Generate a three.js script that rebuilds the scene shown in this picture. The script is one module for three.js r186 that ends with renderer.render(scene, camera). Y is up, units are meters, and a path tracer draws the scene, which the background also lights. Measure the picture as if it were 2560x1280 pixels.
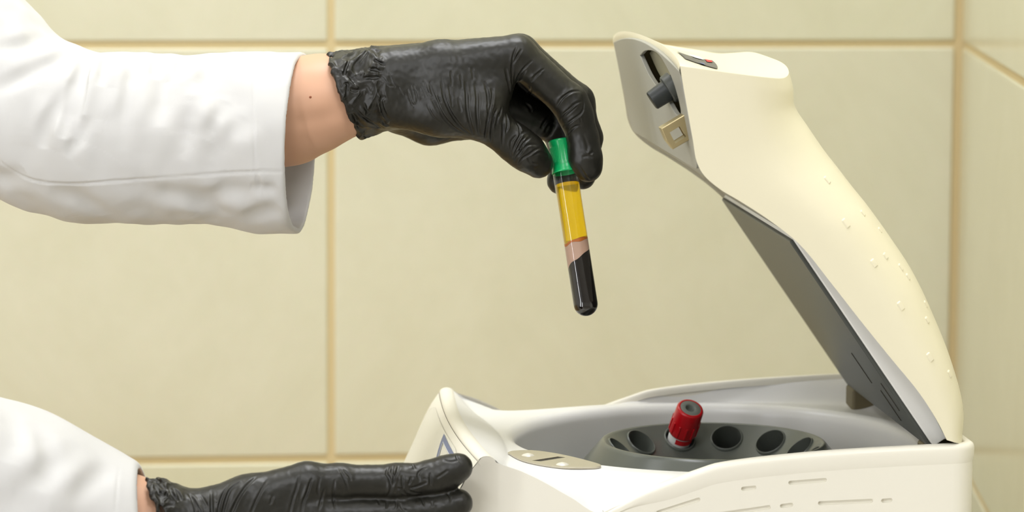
import * as THREE from 'three';
import { RectAreaLightUniformsLib } from 'three/addons/lights/RectAreaLightUniformsLib.js';
import { RoundedBoxGeometry } from 'three/addons/geometries/RoundedBoxGeometry.js';
import { mergeGeometries } from 'three/addons/utils/BufferGeometryUtils.js';
import { Brush, Evaluator, SUBTRACTION } from 'three-bvh-csg';
import { createNoise3D } from 'simplex-noise';

// ---------------------------------------------------------------- camera, light, exposure
RectAreaLightUniformsLib.init();
const scene = new THREE.Scene();
const renderer = new THREE.WebGLRenderer({ antialias: true });
renderer.toneMapping = THREE.LinearToneMapping;
renderer.toneMappingExposure = 1.22;
renderer.shadowMap.enabled = true;

const Y0 = 0.95;                                   // height of the centrifuge's bowl rim above the floor
const FOCAL = 9000, PITCH = THREE.MathUtils.degToRad(6.8), YAW = THREE.MathUtils.degToRad(6.2), ROLL = THREE.MathUtils.degToRad(0.3);
const V = (x, y, z) => new THREE.Vector3(x, y, z);
const fwd = V(Math.sin(YAW) * Math.cos(PITCH), -Math.sin(PITCH), -Math.cos(YAW) * Math.cos(PITCH));
const rt0 = fwd.clone().cross(V(0, 1, 0)).normalize(), up0 = rt0.clone().cross(fwd);
const rt = rt0.clone().multiplyScalar(Math.cos(ROLL)).addScaledVector(up0, Math.sin(ROLL));
const up = up0.clone().multiplyScalar(Math.cos(ROLL)).addScaledVector(rt0, -Math.sin(ROLL));
const dirOf = (px, py) => fwd.clone().addScaledVector(rt, (px - 1280) / FOCAL).addScaledVector(up, -(py - 640) / FOCAL);
const EYE = dirOf(1790, 1092).multiplyScalar(-1.95);          // machine coordinates: bowl centre at rim height = origin
const camera = new THREE.PerspectiveCamera(2 * THREE.MathUtils.radToDeg(Math.atan(640 / FOCAL)), 2, 0.1, 30);
camera.position.copy(EYE).add(V(0, Y0, 0));
camera.up.copy(up);
camera.lookAt(camera.position.clone().add(fwd));
camera.focus = 1.89;
camera.userData.fStop = 10;
scene.add(camera);

function panelLight(w, h, intensity, color, pos, target) {
  const l = new THREE.RectAreaLight(color, intensity, w, h);
  l.position.copy(pos); l.lookAt(target); l.castShadow = true; scene.add(l); return l;
}
const CEIL = 1.75 + Y0;
const ceilingPanels = [[-1.3, -0.3], [-0.12, -0.08], [-0.9, 1.9], [0.5, 1.9]];
for (const [x, z] of ceilingPanels) panelLight(0.6, 0.6, z > 1 ? 12 : x < -1 ? 6 : 11, 0xf8faff, V(x, CEIL - 0.035, z), V(x, 0, z));
const addedStrips = [[-2.37, 1.6, 0.1], [-1.80, 2.2, 0.1]];  // added unseen strip lamps, shaped for key light and paired tube highlights
for (const [x, z, y] of addedStrips) {
  const p = V(x, y + Y0, z), t = V(-0.1, Y0 + y, 0), d = t.clone().sub(p).normalize();
  panelLight(0.17, 1.8, 10.5, 0xf8faff, p.clone().addScaledVector(d, 0.012), t);
}

// point on the vertical plane z seen at a place of the photograph (machine coordinates)
const at = (px, py, z) => { const d = dirOf(px, py); return EYE.clone().addScaledVector(d, (z - EYE.z) / d.z); };

// ---------------------------------------------------------------- helpers
let seed = 7; const rnd = () => { seed = (seed * 1664525 + 1013904223) >>> 0; return seed / 4294967296; };
const noise = createNoise3D(rnd);
const used = {};
const numbered = n => { used[n] = (used[n] || 0) + 1; return used[n] === 1 ? n : n + '_' + String(used[n] - 1).padStart(3, '0'); };
function shade(o) { o.castShadow = o.receiveShadow = true; return o; }
function part(name, geo, mat, parent) { const m = shade(new THREE.Mesh(geo, mat)); m.name = name; parent.add(m); return m; }
function thing(name, label, category, group) {
  const g = new THREE.Group(); g.name = numbered(name); g.userData = { label, category }; if (group) g.userData.group = group; scene.add(g); return g;
}
function structure(name, geo, mat, label) {
  const m = shade(new THREE.Mesh(geo, mat)); m.name = name; m.userData = { kind: 'structure', label, category: name.split('_')[0] }; scene.add(m); return m;
}
const box = (w, h, d, x = 0, y = 0, z = 0) => new THREE.BoxGeometry(w, h, d).translate(x, y, z);
const rbox = (w, h, d, r, x = 0, y = 0, z = 0) => new RoundedBoxGeometry(w, h, d, 3, r).translate(x, y, z);
function grid(nu, nv, f, closeU = false) {                      // surface from f(u, v), both 0..1
  const pos = [], uv = [], idx = [];
  for (let i = 0; i <= nu; i++) for (let j = 0; j <= nv; j++) { const p = f(i / nu, j / nv); pos.push(p.x, p.y, p.z); uv.push(i / nu, j / nv); }
  for (let i = 0; i < nu; i++) for (let j = 0; j < nv; j++) { const a = i * (nv + 1) + j, b = a + nv + 1; idx.push(a, b, a + 1, b, b + 1, a + 1); }
  const g = new THREE.BufferGeometry(); g.setAttribute('position', new THREE.Float32BufferAttribute(pos, 3)); g.setAttribute('uv', new THREE.Float32BufferAttribute(uv, 2));
  g.setIndex(idx); g.computeVertexNormals(); return g;
}
const lathe = (pts, seg = 96) => new THREE.LatheGeometry(pts.map(p => new THREE.Vector2(p[0], p[1])), seg);
function curve1(pts) {                                          // monotone-ish piecewise interpolation through (x, y) points
  const n = pts.length, m = new Array(n).fill(0), s = [];
  for (let i = 0; i < n - 1; i++) s.push((pts[i + 1][1] - pts[i][1]) / (pts[i + 1][0] - pts[i][0]));
  for (let i = 0; i < n; i++) m[i] = i === 0 ? s[0] : i === n - 1 ? s[n - 2] : (s[i - 1] * s[i] <= 0 ? 0 : 2 * s[i - 1] * s[i] / (s[i - 1] + s[i]));
  return x => {
    if (x <= pts[0][0]) return pts[0][1]; if (x >= pts[n - 1][0]) return pts[n - 1][1];
    let i = 0; while (x > pts[i + 1][0]) i++;
    const h = pts[i + 1][0] - pts[i][0], t = (x - pts[i][0]) / h, t2 = t * t, t3 = t2 * t;
    return (2 * t3 - 3 * t2 + 1) * pts[i][1] + (t3 - 2 * t2 + t) * h * m[i] + (-2 * t3 + 3 * t2) * pts[i + 1][1] + (t3 - t2) * h * m[i + 1];
  };
}
const sstep = (a, b, x) => { const t = Math.min(1, Math.max(0, (x - a) / (b - a))); return t * t * (3 - 2 * t); };
const lerp = (a, b, t) => a + (b - a) * t;
function noiseTexture(size, fn) {
  const d = new Uint8Array(size * size * 4);
  for (let j = 0; j < size; j++) for (let i = 0; i < size; i++) { const c = fn(i / size, j / size); const k = (j * size + i) * 4; d[k] = c[0]; d[k + 1] = c[1]; d[k + 2] = c[2]; d[k + 3] = 255; }
  const t = new THREE.DataTexture(d, size, size); t.magFilter = THREE.LinearFilter; t.minFilter = THREE.LinearMipmapLinearFilter; t.generateMipmaps = true;
  t.wrapS = t.wrapT = THREE.RepeatWrapping; t.needsUpdate = true; return t;
}
const std = (color, roughness, extra = {}) => new THREE.MeshPhysicalMaterial({ color, roughness, side: THREE.DoubleSide, ...extra });

// ---------------------------------------------------------------- materials
const M = {
  cream: std(0xf3efe1, 0.34), lidCream: std(0xf0e9cd, 0.3), white: std(0xf0efeb, 0.36), bowl: std(0xf0efec, 0.32),
  greyPlate: std(0xa3a299, 0.42), slab: std(0x4a4d49, 0.4), rotor: std(0x62665f, 0.28),
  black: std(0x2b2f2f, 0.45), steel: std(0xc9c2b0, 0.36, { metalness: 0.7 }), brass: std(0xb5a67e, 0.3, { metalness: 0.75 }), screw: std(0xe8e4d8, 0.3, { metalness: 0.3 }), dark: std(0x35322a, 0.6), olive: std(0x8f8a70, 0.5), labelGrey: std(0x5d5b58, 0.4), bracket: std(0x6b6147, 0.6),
  membrane: std(0xeceadf, 0.22), blue: std(0x5a6a9a, 0.35), paleLine: std(0xd6dbe6, 0.35),
  skin: std(0xd9a98a, 0.48, { sheen: 0.15, sheenRoughness: 0.5, sheenColor: new THREE.Color(0xffc9a8) }), mole: std(0x9a5a3c, 0.6),
  cloth: std(0xd2d1cf, 0.85, { sheen: 0.2, sheenRoughness: 0.6, sheenColor: new THREE.Color(0xffffff) }),
  glove: std(0x1b1a14, 0.4),
  green: std(0x10b868, 0.26), glass: std(0xffffff, 0.03, { transmission: 1, thickness: 0, ior: 1.5 }),
  plasma: std(0xffdb1e, 0.14, { transmission: 0.78, thickness: 0.01, ior: 1.36 }),
  orange: std(0xd07010, 0.5, { transmission: 0.35, thickness: 0.01 }), gel: std(0xd8b4a0, 0.35, { transmission: 0.45, thickness: 0.01, ior: 1.4 }),
  blood: std(0x070203, 0.12), red: std(0xc00a18, 0.3), rubber: std(0x72766f, 0.6), paper: std(0xf2f2f0, 0.6), blueCap: std(0x1f4f9a, 0.4), redPrint: std(0xd01820, 0.5),
  plaster: std(0xf3f1ec, 0.9), floor: std(0xb9b2a4, 0.5), bench: std(0x9a7f4e, 0.45), grout: std(0xd9c79a, 0.9), grey: std(0x8d8d8a, 0.6),
};
const tileTones = [0, 1, 2, 3].map(k => {
  const t = noiseTexture(256, (u, v) => {
    const a = u * 6.2832, b = v * 6.2832, n = 0.6 * noise(Math.cos(a) * 1.3 + k * 9, Math.sin(a) * 1.3 + Math.cos(b) * 1.1, Math.sin(b) * 1.1) + 0.4 * noise(Math.cos(a) * 5 + k, Math.sin(a) * 5 + Math.cos(b) * 4, Math.sin(b) * 4 + 3);
    return [222 + n * 3, 219 + n * 3 + k * 0.6, 196 + n * 4 - k];
  });
  t.colorSpace = THREE.SRGBColorSpace;
  return new THREE.MeshPhysicalMaterial({ map: t, roughness: 0.3, clearcoat: 0.6, clearcoatRoughness: 0.16 });
});

// ---------------------------------------------------------------- room
const ZW = -0.66, XC = 0.285, TW = 0.4545, TH = 0.2985, GAP = 0.0054, TX0 = -0.1705, TY0 = -0.1255;
structure('floor', box(5.4, 0.1, 5.6, -0.3, -0.05, 1.7), M.floor, 'plain grey floor of the room');
structure('ceiling', box(5.4, 0.1, 5.6, -0.3, CEIL + 0.05, 1.7), M.plaster, 'white plaster ceiling with light panels');
const back = structure('wall_back', box(3.6, CEIL, 0.1, -1.2, CEIL / 2, ZW - 0.05 + 0.0022), M.grout, 'cream tiled wall with ochre joints behind the hands');
structure('wall_left', box(0.1, CEIL, 5.0, -2.95, CEIL / 2, 1.8), M.plaster, 'plain plaster wall out of view on the left');
structure('wall_front', box(5.4, CEIL, 0.1, -0.3, CEIL / 2, 4.35), M.plaster, 'plain plaster wall behind the camera');
structure('wall_side', box(0.1, CEIL, 4.2, 2.2, CEIL / 2, 2.2), M.plaster, 'plain plaster wall out of view on the right');
const RA = THREE.MathUtils.degToRad(7.85);
const rightLen = 0.88, rdir = V(-Math.sin(RA), 0, Math.cos(RA));
const right = structure('wall_right', box(0.1, CEIL, rightLen, 0, 0, 0), M.grout, 'cream tiled side wall meeting the back wall in a corner');
right.position.set(XC + 0.05 * Math.cos(RA) + 0.003, CEIL / 2, ZW + rightLen / 2 + 0.05 * Math.sin(RA)).add(V(rdir.x * rightLen / 2, 0, 0)); right.rotation.y = -RA;
structure('wall_return', box(2.1, CEIL, 0.1, 0.16 + 1.05, CEIL / 2, 0.25), M.plaster, 'plain plaster wall end out of view on the right');
const tileGeo = rbox(TW - GAP, TH - GAP, 0.008, 0.0014);
{ const uv = tileGeo.attributes.uv, p = tileGeo.attributes.position; for (let i = 0; i < uv.count; i++) uv.setXY(i, p.getX(i) / TW + 0.5, p.getY(i) / TW + 0.5); }
for (let i = -5; i < 1; i++) for (let j = -3; j < 6; j++) {
  const t = part('tile', tileGeo, tileTones[Math.floor(rnd() * 4)], back);
  t.position.set(TX0 + (i + 0.5) * TW, Y0 + TY0 + (j + 0.5) * TH, ZW);
  t.rotation.set((rnd() - 0.5) * 0.004, (rnd() - 0.5) * 0.004, 0);
}
for (let i = 0; i < 2; i++) for (let j = -3; j < 6; j++) {
  const t = part('tile', tileGeo, tileTones[Math.floor(rnd() * 4)], right);
  t.position.set(-0.0478, Y0 + TY0 + (j + 0.5) * TH - CEIL / 2, -rightLen / 2 + 0.006 + (i + 0.5) * TW); t.rotation.y = -Math.PI / 2;
}

// ceiling lamps of the room, then the added strip lamps
for (const [x, z] of ceilingPanels) {
  const g = thing('ceiling_light', 'square white light panel set in the ceiling above', 'light', 'ceiling light panels'); g.position.set(x, CEIL, z);
  part('frame', rbox(0.64, 0.02, 0.64, 0.006, 0, -0.01, 0), M.plaster, g);
  part('diffuser', box(0.6, 0.004, 0.6, 0, -0.024, 0), new THREE.MeshStandardMaterial({ color: 0xffffff, emissive: 0xf8faff, emissiveIntensity: 0.9 }), g);
}
addedStrips.forEach(([x, z, y], i) => {
  const g = thing('added_strip_light', ['added tall strip lamp for left key light and tube highlights, nearer the left wall', 'added tall strip lamp for left key light and tube highlights, nearer the camera'][i], 'lamp'); g.position.set(x, 0, z);
  g.lookAt(V(-0.1, 0, 0)); const tilt = 0;
  const head = new THREE.Group(); head.name = 'lamp_head'; head.position.y = y + Y0; head.rotation.x = tilt; g.add(head);
  part('housing', rbox(0.21, 1.84, 0.05, 0.01, 0, 0, -0.032), M.black, head);
  part('diffuser', box(0.17, 1.8, 0.004, 0, 0, -0.004), new THREE.MeshStandardMaterial({ color: 0xffffff, emissive: 0xf8faff, emissiveIntensity: 1.2 }), head);
  part('pole', new THREE.CylinderGeometry(0.014, 0.014, y + Y0, 12).translate(0, (y + Y0) / 2, -0.07), M.black, g);
  for (let k = 0; k < 3; k++) { const a = k * 2.094; part('leg', new THREE.CylinderGeometry(0.01, 0.01, 0.62, 8).rotateZ(1.05).translate(0.26, 0.16, 0).rotateY(a).translate(0, 0, -0.07), M.black, g); }
});
{
  const g = thing('lab_bench', 'pale laboratory bench under the centrifuge', 'bench');
  part('worktop', rbox(1.9, 0.03, 0.68, 0.004, -0.78, Y0 - 0.215, -0.31), M.bench, g);
  for (const [x, z] of [[-1.68, -0.6], [0.12, -0.6], [-1.68, -0.02], [0.12, -0.02]]) part('leg', box(0.05, Y0 - 0.23, 0.05, x, (Y0 - 0.23) / 2, z), M.grey, g);
}

// ---------------------------------------------------------------- centrifuge
const machine = thing('centrifuge', 'cream benchtop laboratory centrifuge with its lid standing open', 'centrifuge'); machine.position.y = Y0;
const HW = 0.123, BASE = -0.2, XB = 0.1025;
const edge = curve1([[-0.1377, 0.0125], [-0.124, 0.006], [-0.110, -0.0005], [-0.094, -0.0095], [-0.0800, -0.0172], [-0.0714, -0.0134], [-0.060, -0.0075], [-0.0457, -0.0018], [-0.03, 0.0037], [-0.0184, 0.0072], [0.0228, 0.0117], [0.0434, 0.0131], [0.078, 0.0147], [0.112, 0.0158]]);
const frontX = curve1([[-0.2, -0.184], [-0.12, -0.182], [-0.08, -0.178], [-0.045, -0.1675], [-0.02, -0.1560], [0.0, -0.1465], [0.0125, -0.1377]]);   // front outline: x at height y
// near and far side panels
function sideShape(holes) {
  const s = new THREE.Shape(), xs = [];
  for (let i = 0; i <= 70; i++) xs.push(lerp(-0.055, XB, i / 70));
  s.moveTo(-0.055, BASE);
  for (const x of xs) s.lineTo(x, edge(x) - 0.002);
  s.lineTo(XB, BASE);
  for (const h of holes) s.holes.push(h);
  return s;
}
const HWx = x => HW - 1.3 * Math.max(0, -0.05 - x) ** 2;               // the cheeks draw in towards the front
const slotPx = [[1858, 1222, 1886, 1219], [1976, 1207, 2062, 1200], [1646, 1281, 1746, 1249], [1770, 1290, 1922, 1268], [1955, 1265, 1978, 1262], [2050, 1258, 2178, 1252], [2208, 1252, 2226, 1250],
  [1700, 1325, 1760, 1306], [1830, 1322, 1960, 1302], [2030, 1306, 2150, 1298]];
const slots = slotPx.map(([x0, y0, x1, y1]) => {
  const a = at(x0, y0, HW), b = at(x1, y1, HW), r = 0.00105, ang = Math.atan2(b.y - a.y, b.x - a.x), p = new THREE.Path();
  p.absarc(b.x, b.y, r, ang - Math.PI / 2, ang + Math.PI / 2, false); p.absarc(a.x, a.y, r, ang + Math.PI / 2, ang + 1.5 * Math.PI, false); p.closePath(); return p;
});
const sideOpt = { depth: 0.004, bevelEnabled: false, curveSegments: 10 };
const nearPanel = part('side_panel', new THREE.ExtrudeGeometry(sideShape(slots), sideOpt).translate(0, 0, HW - 0.004), M.cream, machine);
part('slot_backing', new THREE.ShapeGeometry(sideShape([])).translate(0, 0, HW - 0.0016), M.cream, nearPanel);
part('side_panel', new THREE.ExtrudeGeometry(sideShape([]), sideOpt).translate(0, 0, -HW), M.cream, machine);
for (const sgn of [1, -1]) part('cheek_panel', grid(110, 30, (u, v) => {
  const xt = lerp(-0.1402, -0.055, u), yt = xt < -0.1318 ? 0.0082 + 0.0028 * Math.sqrt(Math.max(0, 1 - ((xt + 0.136) / 0.0042) ** 2)) : edge(xt) - 0.0015 * sstep(-0.118, -0.1318, xt) - (u > 0.7 ? 0.002 * sstep(0.7, 1, u) : 0), y = lerp(yt, BASE, v * v * 0.5 + v * 0.5), x = xt + (frontX(y) - frontX(yt)) * (1 - u); return V(x, y, sgn * HWx(x));
}), M.cream, machine);
// rounded rear corners and rear panel: swept down from the outline
{
  const rc = 0.0125, xb = XB, pts = [];
  for (let i = 0; i <= 10; i++) { const a = i / 10 * Math.PI / 2; pts.push([xb + rc * Math.sin(a), HW - rc + rc * Math.cos(a)]); }
  const all = [...pts, ...pts.slice().reverse().map(([x, z]) => [x, -z])];
  part('rear_panel', grid(all.length - 1, 1, (u, v) => { const [x, z] = all[Math.round(u * (all.length - 1))]; return V(x, v ? BASE : 0.0135, z); }), M.cream, machine);
  // the rolled lip along the top edge of the walls
  const path = [];
  for (let i = 0; i <= 60; i++) { const x = lerp(-0.0775, xb, i / 60); path.push([x, edge(x), HWx(x) - 0.0035, 0, 1, sstep(0, 0.22, i / 60)]); }
  for (let i = 1; i <= 10; i++) { const a = i / 10 * Math.PI / 2; path.push([xb + (rc - 0.0035) * Math.sin(a), 0.0155, HW - rc + (rc - 0.0035) * Math.cos(a), Math.sin(a), Math.cos(a), 1]); }
  const full = [...path, ...path.slice().reverse().map(([x, y, z, nx, nz, w]) => [x, y, -z, nx, -nz, w])];
  const n = full.length - 1;
  part('rim_lip', grid(n, 20, (u, v) => {
    const [x, y, z, nx, nz, w] = full[Math.round(u * n)], a = lerp(-0.25, 1.0, v) * Math.PI, ex = Math.sign(Math.cos(a)) * Math.abs(Math.cos(a)) ** 0.7, o = (ex > 0 ? 0.0043 : 0.002) * ex, h = a >= 0 ? 0.0042 * Math.sin(a) ** 0.8 : 0.009 * Math.sin(a) * w;
    return V(x + nx * o, y - 0.004 + h, z + nz * o);
  }), M.cream, machine);
}
part('base', box(0.28, 0.012, 0.24, -0.038, BASE + 0.006, 0), M.grey, machine);
// front panel: a curved slope falling from the ridge
const frontPoint = (s, z, off = 0) => {                    // s metres down from the ridge along the slope
  const y0 = 0.0112, y = y0 - s * 0.74, x = frontX(y), e = 0.0008, nx = -(frontX(y + e) - frontX(y - e)) / (2 * e), l = Math.hypot(1, nx), b = -0.004 * (1 - (z / HWx(x)) ** 2);
  return V(x - off / l + b, y - off * nx / l * -1 * -1, z);
};
part('front_panel', grid(60, 24, (u, v) => (() => { const q = frontPoint(0.004 + u * 0.27, 0), w = HWx(q.x + 0.004); return frontPoint(0.004 + u * 0.27, lerp(-w, w, v)); })()), M.cream, machine);
// ridge lip
part('ridge', grid(24, 40, (u, v) => { const a = lerp(-0.3, 1.25, u) * Math.PI, z = lerp(-1, 1, v) * (HWx(-0.138) - 0.0002), p = frontPoint(0.0035, z); return V(p.x + 0.0042 - Math.cos(a) * 0.0042, p.y - 0.0004 + Math.sin(a) * 0.0028, z); }), M.cream, machine);
// control membrane with its printed triangle
{
  const z0 = -0.1, z1 = 0.075;
  const mem = part('control_membrane', grid(30, 30, (u, v) => { const r = Math.max(0, Math.abs(v - 0.5) * 2 - 0.72) / 0.28; return frontPoint(0.0085 + 0.006 * r * r + u * 0.06, lerp(z0, z1, v), 0.0006); }), M.membrane, machine);
  const tri = (w0, w1, off, mat, name) => {
    const A = [0.0, 0.0], ring = [[0.0, 0], [0.024, 0.030], [0.002, 0.066]], c = [0.0087, 0.032], P = (p, k) => [c[0] + (p[0] - c[0]) * k, c[1] + (p[1] - c[1]) * k];
    const gs = [];
    for (let e = 0; e < 3; e++) { const a = ring[e], b = ring[(e + 1) % 3]; gs.push(grid(8, 1, (u, v) => { const p = P([lerp(a[0], b[0], u), lerp(a[1], b[1], u)], v ? w1 : w0); return frontPoint(0.0095 + p[0], 0.006 + p[1], off); })); }
    part(name, mergeGeometries(gs), mat, mem);
  };
  tri(1, 0.66, 0.0009, M.blue, 'triangle_mark'); tri(0.66, 0.6, 0.0009, M.paleLine, 'triangle_line');
}
// top moulding: a ring round the bowl reaching out to the walls and up the ridge
const CZ = -0.004, RB = 0.1135;
const outline = a => { const c = Math.cos(a), s = Math.sin(a), w = HW - 0.003, xr = 0.109, xl = 0.1355; const tx = c > 0 ? xr / c : -xl / (c || 1e-9), tz = s > 0 ? (w - CZ) / s : (-w - CZ) / (s || -1e-9); return Math.min(Math.abs(tx), Math.abs(tz)); };
function mouldH(x, z, s) {
  const az = Math.abs(z) / (HW - 0.003), side = edge(x) - 0.0015;
  let h = lerp(0.0005, side, sstep(0.3, 1, s) * sstep(0.55, 1.0, az));
  const xa = -0.1165 - 0.014 * (z / 0.12) ** 2;
  if (x < xa) { const t = Math.min(1, (xa - x) / (xa + 0.1345 + 1e-6)); h = lerp(h, 0.0108, Math.pow(t, 0.75)); }
  return h;
}
const boundsAngles = []; for (let i = 0; i <= 240; i++) boundsAngles.push(i / 240 * Math.PI * 2);
for (const [cx, cz] of [[0.109, 0.12], [-0.1345, 0.12], [-0.1345, -0.12], [0.109, -0.12]]) { let a = Math.atan2(cz - CZ, cx); if (a < 0) a += Math.PI * 2; boundsAngles.push(a); }
boundsAngles.sort((a, b) => a - b);
part('top_moulding', grid(boundsAngles.length - 1, 36, (u, v) => {
  const a = boundsAngles[Math.round(u * (boundsAngles.length - 1))], R = outline(a), r = lerp(RB, Math.max(R, RB + 0.001), v), x = Math.cos(a) * r, z = CZ + Math.sin(a) * r;
  const w = HWx(x) - 0.003, f = sstep(-0.118, -0.1345, x) * 0.0035 * (1 - (z / HW) ** 2);
  return V(x - f, mouldH(x, z, v) - 0.0004, Math.max(-w, Math.min(w, z)));
}), M.white, machine);
{
  const prof = [];
  for (let i = 0; i <= 10; i++) { const a = i / 10 * Math.PI / 2; prof.push([RB + 0.0004 - 0.006 * Math.sin(a), 0.0001 - 0.007 * (1 - Math.cos(a))]); }
  prof.push([0.1065, -0.03], [0.105, -0.07], [0.099, -0.088], [0.085, -0.095], [0.02, -0.096], [0, -0.096]);
  part('bowl', lathe(prof, 128).translate(0, 0, CZ), M.bowl, machine);
}
// rotor with twelve bored tube holes
const RZ = -0.009, RY = -0.0035, holeAng = k => THREE.MathUtils.degToRad(-12 + 30 * k), HR = 0.0515, HY = RY - 0.0078, EL = THREE.MathUtils.degToRad(50);
const holeDir = k => { const a = holeAng(k); return V(-Math.sin(a) * Math.cos(EL), Math.sin(EL), Math.cos(a) * Math.cos(EL)); };
const holePos = k => { const a = holeAng(k); return V(HR * Math.sin(a), HY, RZ - HR * Math.cos(a)); };
{
  const prof = [[0.0001, -0.085], [0.097, -0.085], [0.0995, -0.081], [0.0995, -0.05], [0.0885, -0.036], [0.0745, RY - 0.0165], [0.0622, RY - 0.0018], [0.0608, RY - 0.0003], [0.0596, RY], [0.0586, RY - 0.0008], [0.034, RY - 0.0235], [0.028, RY - 0.026], [0.02, RY - 0.0265], [0.014, RY - 0.024], [0.013, RY - 0.014], [0.010, RY - 0.012], [0.0001, RY - 0.012]];
  let brush = new Brush(lathe(prof, 120).translate(0, 0, RZ), M.rotor); brush.updateMatrixWorld();
  const ev = new Evaluator(); ev.useGroups = false; ev.attributes = ['position', 'normal'];
  for (let k = 0; k < 12; k++) {
    const c = new Brush(new THREE.CylinderGeometry(0.0083, 0.0083, 0.108, 40)); c.quaternion.setFromUnitVectors(V(0, 1, 0), holeDir(k)); c.position.copy(holePos(k)).addScaledVector(holeDir(k), -0.008); c.updateMatrixWorld();
    brush = ev.evaluate(brush, c, SUBTRACTION);
  }
  const rotor = part('rotor', brush.geometry, M.rotor, machine);
  for (let k = 0; k < 12; k++) {
    const sl = part('hole_liner', lathe([[0.0081, -0.06], [0.0081, 0.0012], [0.0087, 0.0015], [0.0092, 0.0004], [0.0092, -0.001]], 36), M.rotor, rotor);
    const cap = part('hole_bottom', new THREE.CircleGeometry(0.0081, 24).rotateX(-Math.PI / 2).translate(0, -0.06, 0), M.rotor, rotor);
    for (const o of [sl, cap]) { o.quaternion.setFromUnitVectors(V(0, 1, 0), holeDir(k)); o.position.copy(holePos(k)).addScaledVector(holeDir(k), 0.0002); }
  }
}
function rayTo(mesh, px, py) {                              // where the sight line through a place of the photograph meets a part
  mesh.updateWorldMatrix(true, false);
  const r = new THREE.Raycaster(EYE.clone().add(V(0, Y0, 0)), dirOf(px, py).normalize()); const h = r.intersectObject(mesh, false)[0]; if (!h) return null;
  const n = h.normal ? h.normal.clone() : h.face.normal.clone(); if (n.dot(r.ray.direction) > 0) n.negate();
  return { p: h.point.clone().sub(V(0, Y0, 0)), n };
}
const onPlane = (px, py, p0, n) => { const d = dirOf(px, py); return EYE.clone().addScaledVector(d, p0.clone().sub(EYE).dot(n) / d.dot(n)); };
// latch plate on the near front of the ring
{
  const mould = machine.children.find(c => c.name === 'top_moulding');
  const loop = [[1271, 1136], [1285, 1132], [1330, 1131], [1380, 1137], [1430, 1147], [1480, 1160], [1500, 1167], [1495, 1172], [1460, 1174], [1400, 1172], [1340, 1163], [1300, 1152]];
  const c = rayTo(mould, 1385, 1153), q = new THREE.Quaternion().setFromUnitVectors(V(0, 0, 1), c.n), qi = q.clone().invert();
  const flat = p => { const w = onPlane(p[0], p[1], c.p, c.n).sub(c.p).applyQuaternion(qi); return new THREE.Vector2(w.x, w.y); };
  const sh = new THREE.Shape(); sh.setFromPoints(new THREE.SplineCurve([...loop, loop[0]].map(flat)).getPoints(60));
  const hole = new THREE.Path([[1330, 1157], [1395, 1147], [1414, 1149], [1352, 1159]].map(flat)); sh.holes.push(hole);
  const g = new THREE.ExtrudeGeometry(sh, { depth: 0.0006, bevelEnabled: true, bevelThickness: 0.0002, bevelSize: 0.0003, bevelSegments: 2 });
  const plate = part('latch_plate', g, M.steel, machine); plate.quaternion.copy(q); plate.position.copy(c.p).addScaledVector(c.n, 0.0004);
  part('slot_shade', new THREE.ShapeGeometry(new THREE.Shape(hole.getPoints())).translate(0, 0, 0.0004), M.dark, plate);  // flat dark patch painting the shade inside the slot opening
  for (const s of [[1320, 1144], [1406, 1167]]) { const f = flat(s); part('screw', lathe([[0, 0.0012], [0.001, 0.0011], [0.0026, 0.0006], [0.0034, 0]], 24).rotateX(Math.PI / 2).translate(f.x, f.y, 0.0008), M.screw, plate); }
}
// ---- lid
const lid = new THREE.Group(); lid.name = 'lid'; machine.add(lid);
const Ipx = [[1700, 165], [1707, 210], [1714, 250], [1723, 300], [1732, 350], [1742, 405], [1760, 438], [1800, 473], [1850, 503], [1925, 552], [2000, 612], [2075, 704], [2150, 800], [2225, 893], [2300, 985], [2345, 1056], [2367, 1100]];
const Tpx = [[1928, 172], [1941, 200], [1954, 224], [1968, 245], [1985, 270], [2005, 298], [2030, 335], [2055, 371], [2085, 410], [2116, 452], [2150, 495], [2205, 572], [2265, 657], [2330, 770], [2388, 893], [2420, 1010], [2408, 1100]];
const Ic = new THREE.CatmullRomCurve3(Ipx.map(p => { const q = at(p[0], p[1], HW); return V(q.x, q.y, 0); })), Tc = new THREE.CatmullRomCurve3(Tpx.map((p, i) => { const q = at(p[0], p[1], 0.045 * sstep(0, 4, i) + 0.05 * sstep(11, 15, i)); return V(q.x, q.y, 0); }));
function lidPoint(t, f) {                                    // t 0..1 from the front to the hinge, f -1..1 across
  const I = Ic.getPoint(t), T = Tc.getPoint(t), a = f * Math.PI / 2, e = 0.62;
  const s = Math.sign(a) * Math.abs(Math.sin(a)) ** (e * 0.85), c = Math.max(0, Math.cos(a)) ** e;
  const bump = 0.0065 * Math.exp(-((t / 0.06) ** 2)) * (Math.abs(f) < 0.55 ? Math.cos(f / 0.55 * Math.PI / 2) ** 2 : 0);   // rounded end of the front tongue
  return V(lerp(I.x, T.x, c) - bump * 0.3, lerp(I.y, T.y, c) + bump, HW * s);
}
const lidShell = part('lid_shell', grid(90, 96, (u, v) => lidPoint(u, v * 2 - 1)), M.lidCream, lid);
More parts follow.
